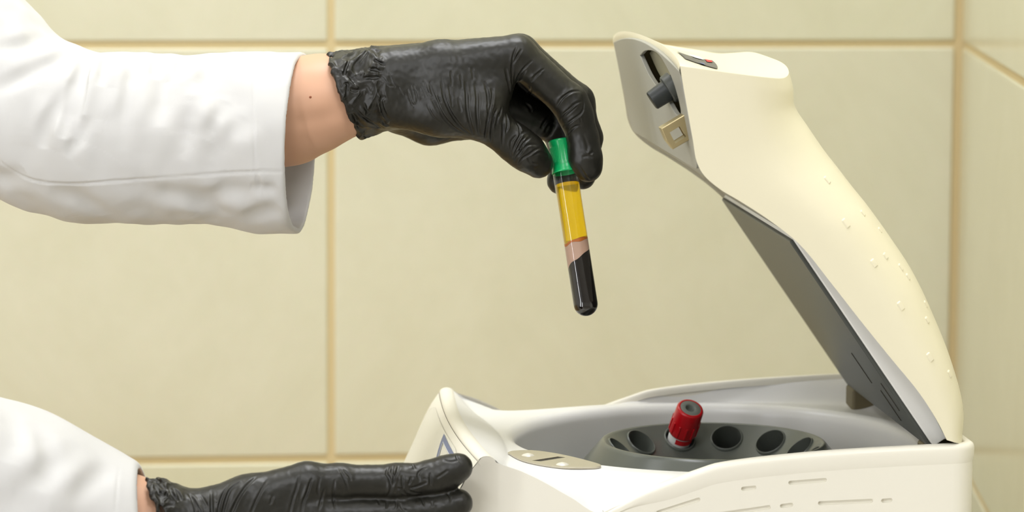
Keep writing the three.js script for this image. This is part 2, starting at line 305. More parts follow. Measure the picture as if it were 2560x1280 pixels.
// front face of the lid: a shallow scooped tongue bounded by the arch
const I0 = Ic.getPoint(0), T0 = Tc.getPoint(0);
function tonguePoint(f, b, lift = 0) {
  const e = lidPoint(0, f), k = (1 - f * f) ** 1.35, bx = 0.002 * k, t0 = T0.clone().sub(I0).normalize();
  const B = V(I0.x + t0.x * bx - 0.0015 * k, I0.y + t0.y * bx + 0.0078 * k, HW * Math.sign(f) * Math.abs(Math.sin(f * Math.PI / 2)) ** 0.85);
  const p = B.lerp(e, b), sink = -0.0055 * Math.sin(Math.PI * Math.min(1, b)) * k + lift; return p.add(V(-t0.y * sink, t0.x * sink, 0));
}
const tongue = part('lid_front', grid(60, 24, (u, v) => tonguePoint(u * 2 - 1, v)), M.lidCream, lid);
part('front_lip', grid(60, 6, (u, v) => { const p = tonguePoint(u * 2 - 1, 0); return V(p.x - 0.0008 * Math.sin(v * 3.14) + v * 0.0012, p.y - v * 0.0062, p.z); }), M.lidCream, lid);
// underside skin following the lower edge, the grey front plate with its oval opening, knob and catch
part('underside', grid(60, 2, (u, v) => { const I = Ic.getPoint(lerp(0.31, 1, u)); return V(I.x + 0.0012, I.y + 0.0012, lerp(-HW + 0.002, HW - 0.002, v)); }), M.greyPlate, lid);
{
  const Vb = Ic.getPoint(5.6 / 16), down = V(Vb.x - I0.x, Vb.y - I0.y, 0), L = down.length(); down.normalize(); const nrm = V(down.y, -down.x, 0).normalize(); // points out of the lid, forward
  if (nrm.x > 0) nrm.negate();
  const p0 = V(I0.x, I0.y, 0).addScaledVector(nrm, -0.0012), put = (s, z, o = 0) => p0.clone().addScaledVector(down, s).addScaledVector(nrm, o).add(V(0, 0, z));
  const flat = p => { const w = onPlane(p[0], p[1], p0, nrm).sub(p0); return [w.dot(down), w.z]; };
  const sh = new THREE.Shape(), r = 0.012, w = HW - 0.002;
  sh.moveTo(0.003, -w); sh.lineTo(L - r, -w); sh.quadraticCurveTo(L, -w, L, -w + r); sh.lineTo(L, w - r); sh.quadraticCurveTo(L, w, L - r, w);
  for (let i = 0; i < 20; i++) { const f = 1 - i / 10; sh.lineTo(0.003 - 0.0078 * (1 - f * f), f * w); }
  const oc = [[1608, 136], [1622, 123], [1650, 128], [1676, 165], [1697, 215], [1712, 278], [1700, 286], [1678, 250], [1655, 222], [1630, 185]].map(flat);
  sh.holes.push(new THREE.Path(new THREE.SplineCurve([...oc, oc[0]].map(q => new THREE.Vector2(...q))).getPoints(50)));
  const g = new THREE.ExtrudeGeometry(sh, { depth: 0.0016, bevelEnabled: true, bevelThickness: 0.0004, bevelSize: 0.0004, bevelSegments: 2 });
  const frame = new THREE.Matrix4().makeBasis(down, V(0, 0, 1), down.clone().cross(V(0, 0, 1))); frame.setPosition(p0);
  const fp = part('front_plate', g.applyMatrix4(frame), M.greyPlate, lid);
  const cav = new THREE.ShapeGeometry(new THREE.Shape(sh.holes[0].getPoints().map(q => q.clone()))); const back2 = frame.clone(); back2.setPosition(put(0, 0, -0.0035));
  part('opening_back', cav.applyMatrix4(back2), M.olive, fp);
  // black locking knob
  const kz = flat([1676, 221]), K = put(kz[0], kz[1]), kn = lathe([[0, 0.0118], [0.0046, 0.0118], [0.0052, 0.0112], [0.0058, 0.0004], [0.006, 0], [0.006, -0.004]], 40); const qn = new THREE.Quaternion().setFromUnitVectors(V(0, 1, 0), V(-0.83, -0.56, 0).normalize());
  const knob = part('knob', kn, M.black, lid); knob.quaternion.copy(qn); knob.position.copy(K);
  part('knob_collar', lathe([[0, 0.002], [0.007, 0.002], [0.0078, 0.0012], [0.008, -0.003]], 40), M.slab, knob);
  // steel catch with a square window
  const cz = 0.108, cp = [[1655, 322], [1722, 282], [1733, 342], [1683, 371], [1668, 352]].map(q => { const a = at(q[0], q[1], cz); return new THREE.Vector2(a.x, a.y); }), hp = [[1674, 331], [1700, 315], [1715, 341], [1688, 358]].map(q => { const a = at(q[0], q[1], cz); return new THREE.Vector2(a.x, a.y); });
  const cs = new THREE.Shape(cp); cs.holes.push(new THREE.Path(hp));
  part('catch', new THREE.ExtrudeGeometry(cs, { depth: 0.009, bevelEnabled: true, bevelThickness: 0.0004, bevelSize: 0.0004, bevelSegments: 2 }).translate(0, 0, cz - 0.009), M.brass, lid);
}
// inner liner: white wedge with a dark slab over it
{
  const A = V(0.0215, 0.1195, 0), B = V(0.0955, 0.0128, 0), Cc = V(0.1045, 0.0185, 0), zz = 0.1065;
  const sh = new THREE.Shape(); sh.moveTo(A.x, A.y); sh.lineTo(B.x - 0.001, B.y + 0.0014); sh.quadraticCurveTo(B.x, B.y, B.x + 0.0014, B.y + 0.0008); sh.lineTo(Cc.x, Cc.y);
  for (let i = 0; i <= 12; i++) { const I = Ic.getPoint(lerp(0.95, 0.62, i / 12)); sh.lineTo(I.x + 0.004, I.y + 0.004); }
  part('liner', new THREE.ExtrudeGeometry(sh, { depth: zz * 2, bevelEnabled: true, bevelThickness: 0.001, bevelSize: 0.0006, bevelSegments: 2 }).translate(0, 0, -zz), M.white, lid);
  const d = B.clone().sub(A), L = d.length(), ang = Math.atan2(d.y, d.x), n = V(d.y, -d.x, 0).normalize(); if (n.x > 0) n.negate();
  const slab = part('liner_plate', rbox(L + 0.001, 0.0022, 2 * zz - 0.002, 0.0009), M.slab, lid); slab.rotation.z = ang; slab.position.copy(A).lerp(B, 0.5).addScaledVector(n, 0.0016);
  for (const [s, z, l] of [[0.36, 0.085, 0.018], [0.44, 0.06, 0.02], [0.28, 0.04, 0.02]]) part('slit_shade', rbox(l, 0.0012, 0.0012, 0.0004, L * s - 0.01, -0.0009, z), M.dark, slab);  // dark strips painted for the shade of slits, nothing is cut through
  for (const z of [-0.085, 0.085]) { part('hinge_bracket', rbox(0.018, 0.02, 0.02, 0.002, 0.101, 0.002, z * 1.1), M.bracket, lid); }
}
// raised marks on the lid
for (const [x, y, s] of [[2068, 450, 1], [2115, 558, 1.15], [2157, 533, 0.8], [2185, 658, 1], [2214, 640, 0.8], [2252, 765, 1.1], [2252, 668, 0.9], [2318, 800, 0.8], [2325, 893, 1.1], [2365, 855, 0.8], [2374, 935, 0.9], [2314, 760, 0.8], [2270, 692, 0.8], [2403, 940, 0.8], [2200, 575, 0.7]]) {
  const h = rayTo(lidShell, x, y); if (!h) continue;
  const b = part('raised_mark', rbox(0.0047 * s, 0.0030, 0.0018, 0.0008, 0, 0, -0.0003), M.lidCream, lid);
  const ax = V(0.55, -0.83, 0); ax.addScaledVector(h.n, -ax.dot(h.n)).normalize(); b.quaternion.setFromRotationMatrix(new THREE.Matrix4().makeBasis(ax, h.n.clone().cross(ax), h.n)); b.position.copy(h.p);
}
// label on the lid front
{
  const loc = (f, b, l) => tonguePoint(f, b, l);
  const find = (px, py) => { let best = 1e9, r; for (let i = 0; i <= 160; i++) for (let j = 0; j <= 80; j++) { const f = i / 80 - 1, b = j / 80, p = loc(f, b, 0.0004).sub(EYE), z = p.dot(fwd), x = 1280 + FOCAL * p.dot(rt) / z, y = 640 - FOCAL * p.dot(up) / z, d = (x - px) ** 2 + (y - py) ** 2; if (d < best) { best = d; r = [f, b]; } } return r; };
  const patch = (cs, mat, name, lift, parent) => { const q = cs.map(c => find(...c)); return part(name, grid(10, 10, (u, v) => { const f = lerp(lerp(q[0][0], q[1][0], u), lerp(q[3][0], q[2][0], u), v), b = lerp(lerp(q[0][1], q[1][1], u), lerp(q[3][1], q[2][1], u), v); return loc(f, b, lift); }), mat, parent); };
  const lab = patch([[1692, 128], [1780, 151], [1792, 172], [1712, 147]], M.labelGrey, 'label', 0.0005, lid);
  patch([[1720, 138], [1748, 144], [1759, 151], [1736, 146]], M.paper, 'white_print', 0.0009, lab);
  patch([[1762, 150], [1778, 153], [1781, 158], [1767, 157]], M.redPrint, 'red_print', 0.0009, lab);
  patch([[1748, 157], [1760, 160], [1763, 164], [1752, 161]], M.blue, 'blue_print', 0.0009, lab);
}

// ---------------------------------------------------------------- tubes
{ // red capped tube standing in the rotor
  const t = thing('blood_tube', 'red capped blood tube standing in a hole of the grey rotor', 'tube');
  t.position.copy(holePos(0)).add(V(0, Y0, 0)); t.quaternion.setFromUnitVectors(V(0, 1, 0), holeDir(0).add(V(0.05, 0.14, 0.0)).normalize());
  t.scale.setScalar(1.07);
  const cap = part('cap', lathe([[0.0049, 0.0222], [0.0056, 0.0228], [0.0066, 0.0226], [0.0071, 0.0216], [0.0072, 0.018], [0.0073, 0.0125], [0.0074, 0.0065], [0.0071, 0.0055], [0.006, 0.0054]], 64), M.red, t);
  for (let k = 0; k < 12; k++) part('cap_rib', rbox(0.0011, 0.0075, 0.0008, 0.0003, 0, 0.0105, 0.0074).rotateY(k * Math.PI / 6), M.red, cap);
  part('stopper', lathe([[0, 0.0198], [0.0016, 0.0199], [0.0021, 0.0205], [0.0024, 0.0224], [0.0029, 0.0228], [0.0057, 0.0227], [0.0058, 0.0215]], 48), M.rubber, t);
  part('tube_body', lathe([[0.006, 0.006], [0.006, -0.03], [0, -0.03]], 48), M.paper, t);
  const lb = part('tube_label', lathe([[0.0062, 0.005], [0.0062, -0.0045]], 48), M.paper, t);
  part('red_band', new THREE.CylinderGeometry(0.0064, 0.0064, 0.0032, 40, 1, true, -0.55, 1.7).translate(0, 0.0028, 0), M.redPrint, lb);
  part('blue_band', new THREE.CylinderGeometry(0.0064, 0.0064, 0.006, 40, 1, true, 0.95, 1.6).translate(0, -0.002, 0), M.blueCap, lb);
}
const topC = at(1401, 351, -0.005), botC = at(1469, 791, 0.025), axis = botC.clone().sub(topC), TL = axis.length();
const heldTube = thing('blood_tube', 'green capped glass blood tube with yellow plasma over dark blood, held by the glove', 'tube');
{
  const t = heldTube; t.position.copy(botC).add(V(0, Y0, 0));
  const yv = axis.clone().normalize().negate(), zv = V(0, 0, 1); zv.addScaledVector(yv, -zv.dot(yv)).normalize(); t.quaternion.setFromRotationMatrix(new THREE.Matrix4().makeBasis(yv.clone().cross(zv), yv, zv));
  const R = 0.0068, hem = (r, y0) => { const p = []; for (let i = 0; i <= 12; i++) { const a = i / 12 * Math.PI / 2; p.push([r * Math.sin(a), y0 + r * (1 - Math.cos(a))]); } return p; };
  part('glass', lathe([...hem(R, 0), [R, TL - 0.012]], 64), M.glass, t);
  const ri = R - 0.00035, y0 = 0.00035;
  function fill(bot, top, r, roundBottom) {                   // liquid layer: bot and top give height by angle
    const n = 64, gs = [grid(n, 10, (u, v) => { const a = -u * Math.PI * 2; return V(r * Math.cos(a), lerp(bot(a), top(a), v), r * Math.sin(a)); })];
    gs.push(grid(n, 8, (u, v) => { const a = -u * Math.PI * 2, q = r * (1 - v); return V(q * Math.cos(a), lerp(top(a), (top(0) + top(Math.PI)) / 2, v), q * Math.sin(a)); }));
    if (!roundBottom) gs.push(grid(n, 8, (u, v) => { const a = -u * Math.PI * 2, q = r * v; return V(q * Math.cos(a), lerp((bot(0) + bot(Math.PI)) / 2, bot(a), v), q * Math.sin(a)); }));
    else gs.push(lathe(hem(r, y0), n));
    return mergeGeometries(gs.map(g => { const c = g.clone(); c.computeVertexNormals(); return c; }));
  }
  const H = px => (791 - px) / (791 - 351) * TL, wob = (a, k) => 0.0004 * Math.sin(3 * a + k) + 0.0003 * Math.sin(5 * a + 2 * k);
  const bloodTop = a => H(648) + 0.0042 * Math.cos(a) + wob(a, 1), gelTop = a => H(607) + 0.0016 * Math.cos(a + 0.6) + wob(a, 2);
  part('blood', fill(() => y0 + ri, bloodTop, ri, true), M.blood, t);
  part('gel', fill(a => bloodTop(a) + 0.0001, gelTop, ri), M.gel, t);
  part('buffy_layer', fill(a => gelTop(a) + 0.0001, a => gelTop(a) + 0.0015 + wob(a, 4), ri), M.orange, t);
  part('plasma', fill(a => gelTop(a) + 0.0016 + wob(a, 4), () => H(461), ri), M.plasma, t);
  const cy = H(433), cap = part('cap', lathe([[0.0069, cy + 0.004], [0.0070, cy + 0.0004], [0.0072, cy], [0.0073, cy + 0.0008], [0.0067, cy + 0.0034], [0.0063, cy + 0.0062], [0.0062, cy + 0.0105], [0.0062, cy + 0.0142], [0.0066, TL - 0.0016], [0.0067, TL - 0.0005], [0.0064, TL], [0, TL]], 72), M.green, t);
  for (let k = 0; k < 44; k++) part('cap_rib', rbox(0.00034, 0.0088, 0.0005, 0.00012, 0, cy + 0.0098, 0.0062).rotateY(k * Math.PI / 22), M.green, cap);
}

// ---------------------------------------------------------------- implicit surfaces for arm, gloves and sleeves
function cone(a, b, r1, r2) {
  const bx = b.x - a.x, by = b.y - a.y, bz = b.z - a.z, l2 = bx * bx + by * by + bz * bz, rr = r1 - r2, a2 = l2 - rr * rr, il2 = 1 / l2;
  return (x, y, z) => {
    const px = x - a.x, py = y - a.y, pz = z - a.z, yy = px * bx + py * by + pz * bz, zz = yy - l2;
    const qx = px * l2 - bx * yy, qy = py * l2 - by * yy, qz = pz * l2 - bz * yy, x2 = qx * qx + qy * qy + qz * qz, y2 = yy * yy * l2, z2 = zz * zz * l2, k = Math.sign(rr) * rr * rr * x2;
    if (Math.sign(zz) * a2 * z2 > k) return Math.sqrt(x2 + z2) * il2 - r2;
    if (Math.sign(yy) * a2 * y2 < k) return Math.sqrt(x2 + y2) * il2 - r1;
    return (Math.sqrt(x2 * a2 * il2) + yy * rr) * il2 - r1;
  };
}
const smin = (a, b, k) => { const h = Math.max(k - Math.abs(a - b), 0) / k; return Math.min(a, b) - h * h * k * 0.25; };
const blend = (fs, k) => (x, y, z) => { let d = fs[0](x, y, z); for (let i = 1; i < fs.length; i++) d = smin(d, fs[i](x, y, z), k); return d; };
const chain = (pts, k = 0.003) => { const fs = []; for (let i = 0; i + 1 < pts.length; i++) fs.push(cone(pts[i].p, pts[i + 1].p, pts[i].r, pts[i + 1].r)); return blend(fs, k); };
const J = (px, py, z, r) => ({ p: at(px, py, z), r: r / 1000 });
function foldSet(base, list) {                              // creases: lines laid on the surface, pressed in with a raised border
  const segs = [];
  for (const { pts, w, a } of list) {
    const P = [];
    const c = pts.length > 2 ? new THREE.SplineCurve(pts.map(q => new THREE.Vector2(...q))).getPoints(pts.length * 3) : pts.map(q => new THREE.Vector2(...q));
    for (const q of c) { const d = dirOf(q.x, q.y).normalize(); let t = 1.5, hit = false; for (let i = 0; i < 90; i++) { const p = EYE.clone().addScaledVector(d, t), s = base(p.x, p.y, p.z); if (s < 0.0002) { hit = true; break; } t += s * 0.9; if (t > 2.6) break; } if (hit) P.push(EYE.clone().addScaledVector(d, t)); }
    if (P.length < 2) continue;
    for (let i = 0; i + 1 < P.length; i++) { if (P[i].distanceTo(P[i + 1]) > 0.02) continue; const m = P[i].clone().lerp(P[i + 1], 0.5); segs.push({ a: P[i], b: P[i + 1], m, rad: P[i].distanceTo(P[i + 1]) / 2 + w * 4.5 / 1000, w: w / 1000, amp: a / 1000, t0: i / (P.length - 1), t1: (i + 1) / (P.length - 1), id: pts }); }
  }
  const CELL = 0.008, buckets = new Map(), key = (a, b, c) => ((a + 512) * 1024 + b + 512) * 1024 + c + 512, fl = v => Math.floor(v / CELL);
  for (const q of segs) { const r = q.rad; for (let a = fl(q.m.x - r); a <= fl(q.m.x + r); a++) for (let b = fl(q.m.y - r); b <= fl(q.m.y + r); b++) for (let c = fl(q.m.z - r); c <= fl(q.m.z + r); c++) { const k = key(a, b, c); if (!buckets.has(k)) buckets.set(k, []); buckets.get(k).push(q); } }
  return (x, y, z) => {
    const near = buckets.get(key(fl(x), fl(y), fl(z))); if (!near) return 0;
    let sum = 0, cur = null, bd = 1e9, bt = 0, bw = 1, ba = 0;
    const flush = () => { if (cur && bd < 1) { const e = Math.min(1, 3 * bt, 3 * (1 - bt)), q = bd / (bw * bw); sum += ba * e * (Math.exp(-q) - 0.4 * Math.exp(-q / 7)); } };
    for (const s of near) {
      const dx = x - s.m.x, dy = y - s.m.y, dz = z - s.m.z; if (dx * dx + dy * dy + dz * dz > s.rad * s.rad) continue;
      if (s.id !== cur) { flush(); cur = s.id; bd = 1e9; bw = s.w; ba = s.amp; }
      const ex = s.b.x - s.a.x, ey = s.b.y - s.a.y, ez = s.b.z - s.a.z, l = ex * ex + ey * ey + ez * ez, t = Math.max(0, Math.min(1, ((x - s.a.x) * ex + (y - s.a.y) * ey + (z - s.a.z) * ez) / l)), gx = x - s.a.x - t * ex, gy = y - s.a.y - t * ey, gz = z - s.a.z - t * ez, d = gx * gx + gy * gy + gz * gz;
      if (d < bd) { bd = d; bt = lerp(s.t0, s.t1, t); }
    }
    flush(); return sum;
  };
}
function meshField(f, lo, hi, cell) {                       // surface nets, points pulled onto the field, normals from its gradient
  const n = [0, 1, 2].map(k => Math.ceil((hi.getComponent(k) - lo.getComponent(k)) / cell) + 1), [nx, ny, nz] = n, G = new Float32Array(nx * ny * nz), B = 6, lim = B * cell * 0.9 + 0.003;
  for (let k = 0; k < nz; k += B) for (let j = 0; j < ny; j += B) for (let i = 0; i < nx; i += B) {
    const d = f(lo.x + (i + B / 2) * cell, lo.y + (j + B / 2) * cell, lo.z + (k + B / 2) * cell), far = Math.abs(d) > lim;
    for (let c = k; c < Math.min(nz, k + B); c++) for (let b = j; b < Math.min(ny, j + B); b++) for (let a = i; a < Math.min(nx, i + B); a++) G[(c * ny + b) * nx + a] = far ? d : f(lo.x + a * cell, lo.y + b * cell, lo.z + c * cell);
  }
  const id = new Int32Array(nx * ny * nz).fill(-1), pos = [], idx = [], O = [0, 1, nx, nx + 1, nx * ny, nx * ny + 1, nx * ny + nx, nx * ny + nx + 1], E = [[0, 1], [2, 3], [4, 5], [6, 7], [0, 2], [1, 3], [4, 6], [5, 7], [0, 4], [1, 5], [2, 6], [3, 7]];
  for (let k = 0; k < nz - 1; k++) for (let j = 0; j < ny - 1; j++) for (let i = 0; i < nx - 1; i++) {
    const o = (k * ny + j) * nx + i; let m = 0; for (let c = 0; c < 8; c++) if (G[o + O[c]] < 0) m |= 1 << c;
    if (m === 0 || m === 255) continue;
    let x = 0, y = 0, z = 0, q = 0;
    for (const [a, b] of E) { const A = G[o + O[a]], C = G[o + O[b]]; if ((A < 0) === (C < 0)) continue; const t = A / (A - C); x += lerp(a & 1, b & 1, t); y += lerp((a >> 1) & 1, (b >> 1) & 1, t); z += lerp(a >> 2, b >> 2, t); q++; }
    id[o] = pos.length / 3; pos.push(lo.x + (i + x / q) * cell, lo.y + (j + y / q) * cell, lo.z + (k + z / q) * cell);
  }
  const quad = (a, b, c, d, flip) => { if (a < 0 || b < 0 || c < 0 || d < 0) return; if (flip) idx.push(a, c, b, a, d, c); else idx.push(a, b, c, a, c, d); };
  for (let k = 1; k < nz - 1; k++) for (let j = 1; j < ny - 1; j++) for (let i = 1; i < nx - 1; i++) {
    const o = (k * ny + j) * nx + i, s = G[o] < 0, X = 1, Yy = nx, Z = nx * ny;
    if (s !== (G[o + X] < 0)) quad(id[o - Yy - Z], id[o - Z], id[o], id[o - Yy], !s);
    if (s !== (G[o + Yy] < 0)) quad(id[o - X - Z], id[o - X], id[o], id[o - Z], !s);
    if (s !== (G[o + Z] < 0)) quad(id[o - X - Yy], id[o - Yy], id[o], id[o - X], !s);
  }
  const nor = new Float32Array(pos.length), e = cell * 0.5;
  for (let i = 0; i < pos.length; i += 3) {
    let x = pos[i], y = pos[i + 1], z = pos[i + 2], gx, gy, gz, l;
    for (let it = 0; it < 2; it++) {
      gx = f(x + e, y, z) - f(x - e, y, z); gy = f(x, y + e, z) - f(x, y - e, z); gz = f(x, y, z + e) - f(x, y, z - e); l = Math.hypot(gx, gy, gz) || 1;
      if (it === 0) { const d = Math.max(-cell * 0.6, Math.min(cell * 0.6, f(x, y, z))), s = d / l; x -= gx * s; y -= gy * s; z -= gz * s; }
    }
    pos[i] = x; pos[i + 1] = y; pos[i + 2] = z; nor[i] = gx / l; nor[i + 1] = gy / l; nor[i + 2] = gz / l;
  }
  const g = new THREE.BufferGeometry(); g.setAttribute('position', new THREE.Float32BufferAttribute(pos, 3)); g.setAttribute('normal', new THREE.BufferAttribute(nor, 3)); g.setIndex(idx); return g;
}
const bounds = (pts, pad) => { const lo = V(1e9, 1e9, 1e9), hi = V(-1e9, -1e9, -1e9); for (const { p, r } of pts) { lo.min(p.clone().subScalar(r + pad)); hi.max(p.clone().addScalar(r + pad)); } return [lo, hi]; };
const person = thing('person', 'person in white lab coat and black gloves lifting a tube from the centrifuge', 'person'); person.position.y = Y0;

// ---- upper glove (left hand, thumb towards the camera, fingertips closing on the tube)
const Z1 = 0.004;                                            // depth of the index side
const upperHand = (() => {
  const z = d => Z1 - d / 1000;
  const palmPts = [
    [J(935, 180, z(2), 12), J(1100, 158, z(0), 11.2), J(1292, 136, z(0), 10.2)], [J(935, 178, z(18), 13), J(1298, 136, z(19), 10.6)], [J(940, 195, z(34), 12), J(1275, 156, z(38), 10)], [J(945, 225, z(44), 11), J(1240, 185, z(54), 9)],
    [J(975, 255, z(2), 13.5), J(1090, 270, z(-4), 13.5), J(1195, 288, z(-7), 11.2)], [J(980, 210, z(2), 14), J(1120, 205, z(-1), 12), J(1240, 200, z(-1), 9.5)], [J(1080, 230, z(0), 12.5), J(1225, 245, z(-3), 9.5)],
    [J(1000, 280, z(32), 12), J(1075, 300, z(38), 12.5), J(1180, 298, z(44), 11)], [J(1000, 235, z(20), 17), J(1200, 215, z(28), 15)], [J(1220, 250, z(34), 13), J(1345, 298, z(38), 11.5)],
  ];
  const palm = blend(palmPts.map(p => chain(p, 0.006)), 0.009);
  const thumb = chain([J(1120, 275, z(-5), 12.5), J(1200, 290, z(-7), 11), J(1292, 362, z(-5), 9.6), J(1318, 382, z(-4), 9.4), J(1346, 408, z(-1), 8.0)], 0.004);
  const index = chain([J(1292, 136, z(0), 10.2), J(1424, 256, z(0), 9.3), J(1440, 290, z(0), 8.7), J(1457, 345, z(0.5), 7.8), J(1463, 395, z(0), 8.5), J(1470, 420, z(0), 7.5)], 0.004);
  const middle = chain([J(1298, 136, z(19), 10.6), J(1440, 255, z(19), 9.4), J(1466, 345, z(18.5), 8.2), J(1456, 440, z(16), 7.2)], 0.004);
  const ring = chain([J(1275, 156, z(38), 10), J(1408, 250, z(37), 9), J(1424, 350, z(33), 8), J(1402, 452, z(22), 7.5)], 0.004);
  const little = chain([J(1240, 185, z(54), 9), J(1330, 268, z(52), 8), J(1388, 318, z(42), 7.4), J(1404, 380, z(33), 6.8)], 0.004);
  const cuff = blend([cone(at(868, 226, z(10)), at(965, 224, z(8)), 0.0208, 0.0190), cone(at(868, 230, z(26)), at(965, 226, z(26)), 0.0208, 0.0195), cone(at(905, 296, z(14)), at(950, 285, z(14)), 0.0095, 0.0085)], 0.008);
  const cutA = at(846, 190, 0), cutB = at(905, 345, 0), cd = cutB.clone().sub(cutA).normalize(), cn = V(-cd.y, cd.x, 0); if (cn.x > 0) cn.negate(); // open end of the cuff
  const tubeClear = cone(topC.clone(), botC.clone(), 0.0067, 0.0067);
  const fingers = [index, middle, ring, little, thumb];
  const solid = (x, y, z2) => {
    let d = palm(x, y, z2); for (const g of fingers) d = smin(d, g(x, y, z2), g === thumb ? 0.006 : 0.0028);
    let c = cuff(x, y, z2); const cutD = (x - cutA.x) * cn.x + (y - cutA.y) * cn.y + (z2 - Z1 + 0.015) * -0.08; const c0 = c; c = -smin(-c, -cutD, 0.003);
    d = smin(d, c, 0.004); return Math.max(smin(Math.max(d, cutD), Math.hypot(c0 + 0.0004, cutD) - 0.0013, 0.0015), -tubeClear(x, y, z2));
  };
  const L = [], T = (ox, oy, k, w, a, list) => { for (const q of list) L.push({ pts: q.map(([x, y]) => [ox + x / k, oy + y / k]), w, a: a * 1.5 }); };
  T(840, 90, 4.573, 0.9, 1.5, [[[390, 140], [300, 230], [205, 350]], [[455, 180], [480, 235]], [[440, 270], [500, 310], [570, 340]], [[360, 380], [450, 385], [520, 420]], [[230, 440], [270, 465], [330, 430]], [[160, 520], [200, 480], [270, 500], [350, 480], [430, 480], [520, 480], [580, 540]], [[150, 590], [200, 620], [270, 620]], [[280, 610], [340, 590], [380, 640], [420, 650]], [[160, 260], [110, 380], [95, 460]], [[90, 540], [130, 560], [110, 680]], [[180, 800], [260, 880], [330, 930], [430, 1000], [540, 1080]], [[570, 690], [510, 740], [540, 860], [600, 960]], [[300, 760], [370, 880]], [[130, 930], [180, 900], [250, 960]], [[540, 960], [560, 1010], [610, 1020]]]);
  T(840, 90, 4.573, 0.5, 0.5, [[[600, 420], [640, 540], [680, 590]], [[520, 470], [600, 560], [660, 580]], [[880, 560], [920, 680], [930, 760]], [[950, 600], [990, 720]], [[990, 510], [1040, 620], [1070, 700]], [[810, 600], [860, 760], [900, 800]], [[700, 570], [770, 690]], [[850, 560], [890, 700]], [[1040, 780], [1100, 900], [1180, 990]]]);
  T(840, 90, 4.573, 0.7, 0.9, [[[1070, 520], [1100, 640], [1180, 800]], [[1060, 640], [1120, 760], [1180, 880]]]);
  T(1080, 80, 4.573, 0.75, 1.1, [[[0, 690], [60, 830], [140, 980], [260, 1100], [370, 1160]], [[95, 470], [120, 640], [150, 780], [220, 930], [330, 1080], [450, 1170]], [[375, 560], [395, 700], [405, 900], [440, 1060], [475, 1180]], [[490, 560], [515, 750], [515, 930], [530, 1080], [545, 1190]], [[600, 560], [640, 720], [640, 900], [640, 980]], [[680, 640], [690, 740], [645, 960], [610, 1190]], [[840, 400], [870, 560], [900, 700]]]);
  T(1080, 80, 4.573, 0.55, 0.6, [[[60, 710], [110, 820]], [[150, 790], [210, 920], [300, 1050]], [[185, 590], [215, 720], [235, 860]], [[320, 480], [350, 650]], [[300, 740], [320, 860], [340, 920]], [[700, 780], [670, 900], [650, 1000]], [[750, 870], [710, 960], [690, 1060]], [[800, 850], [770, 980]], [[810, 960], [815, 1100], [800, 1250]], [[850, 930], [870, 1060], [850, 1130]], [[210, 440], [235, 620]], [[450, 400], [480, 540]]]);
  T(1080, 80, 4.573, 0.6, 0.9, [[[980, 140], [930, 280], [915, 420], [915, 640]], [[1030, 190], [960, 300], [925, 370]], [[1150, 320], [1040, 430], [960, 560], [925, 640]], [[1080, 420], [1010, 520], [930, 610]]]);
  T(1200, 240, 5.82, 0.6, 0.85, [[[170, 100], [120, 310], [90, 520], [75, 620]], [[230, 210], [190, 330], [170, 500], [165, 690]], [[290, 240], [250, 350], [240, 430]], [[350, 280], [330, 420], [335, 560], [315, 800]], [[380, 250], [400, 400], [370, 560]], [[530, 380], [580, 480], [570, 640]], [[540, 570], [470, 640], [450, 700], [455, 890]], [[740, 490], [630, 530], [570, 600], [500, 740], [450, 880]], [[660, 600], [590, 680], [480, 890]], [[750, 590], [640, 680], [560, 800], [470, 920]], [[900, 710], [710, 710], [620, 790], [540, 880], [510, 970]], [[910, 740], [800, 790], [720, 850], [620, 910], [560, 1010]], [[640, 700], [600, 800], [560, 880]]]);
  T(1200, 240, 5.82, 0.6, 0.5, [[[1000, 870], [930, 840], [850, 830], [740, 890]], [[690, 880], [740, 970], [860, 1000]]]);
  T(1270, 80, 4.74, 0.6, 0.8, [[[860, 700], [760, 710], [660, 770], [600, 840], [570, 900]], [[880, 820], [800, 850], [720, 920], [650, 980], [610, 1050]], [[900, 900], [860, 970], [780, 1030], [700, 1090], [650, 1130]], [[400, 470], [330, 520], [270, 600]], [[260, 640], [270, 700], [220, 760]], [[870, 1110], [800, 1120], [740, 1170], [710, 1230]]]);
  T(1270, 80, 4.74, 0.45, 0.4, [[[840, 690], [720, 720], [590, 820]], [[830, 870], [740, 950], [640, 1040]], [[440, 430], [350, 490], [260, 570]], [[850, 1010], [870, 1080]], [[880, 740], [900, 830], [890, 940]]]);
  T(1270, 80, 4.74, 0.8, 0.9, [[[200, 840], [260, 900], [260, 950]], [[500, 990], [430, 1080], [390, 1150]], [[550, 1080], [480, 1110], [440, 1200]]]);
  T(1180, 300, 4, 0.8, 0.55, [[[1180, 350], [1190, 330], [1220, 320]], [[1100, 370], [1160, 360], [1210, 380]], [[1060, 440], [1130, 560], [1180, 610]], [[1110, 130], [1150, 250], [1160, 330]]]);
  const fold = foldSet(solid, L);
  const cuffEnd = at(985, 220, 0).x;
  const f = (x, y, z2) => {
    let d = solid(x, y, z2); if (Math.abs(d) > 0.0045) return d;
    d += fold(x, y, z2);
    const k = sstep(cuffEnd, cuffEnd - 0.012, x) * 1.0;
    if (k > 0) { const q = 62, wx = 0.006 * noise(x * 40, y * 40, z2 * 40 + 9), n1 = noise((x + wx + y * 0.35) * q * 1.25, (y - x * 0.3 + wx) * q * 0.8, z2 * q), n2 = noise((x - y * 0.4 + wx) * q * 2.1 + 5, y * q * 1.3, z2 * q * 1.8); d += k * (0.0019 * (Math.abs(n1) ** 0.8 - 0.38) + 0.0004 * (Math.abs(n2) - 0.3)); }
    d += 0.00008 * noise(x * 260, y * 200, z2 * 260);
    return d;
  };
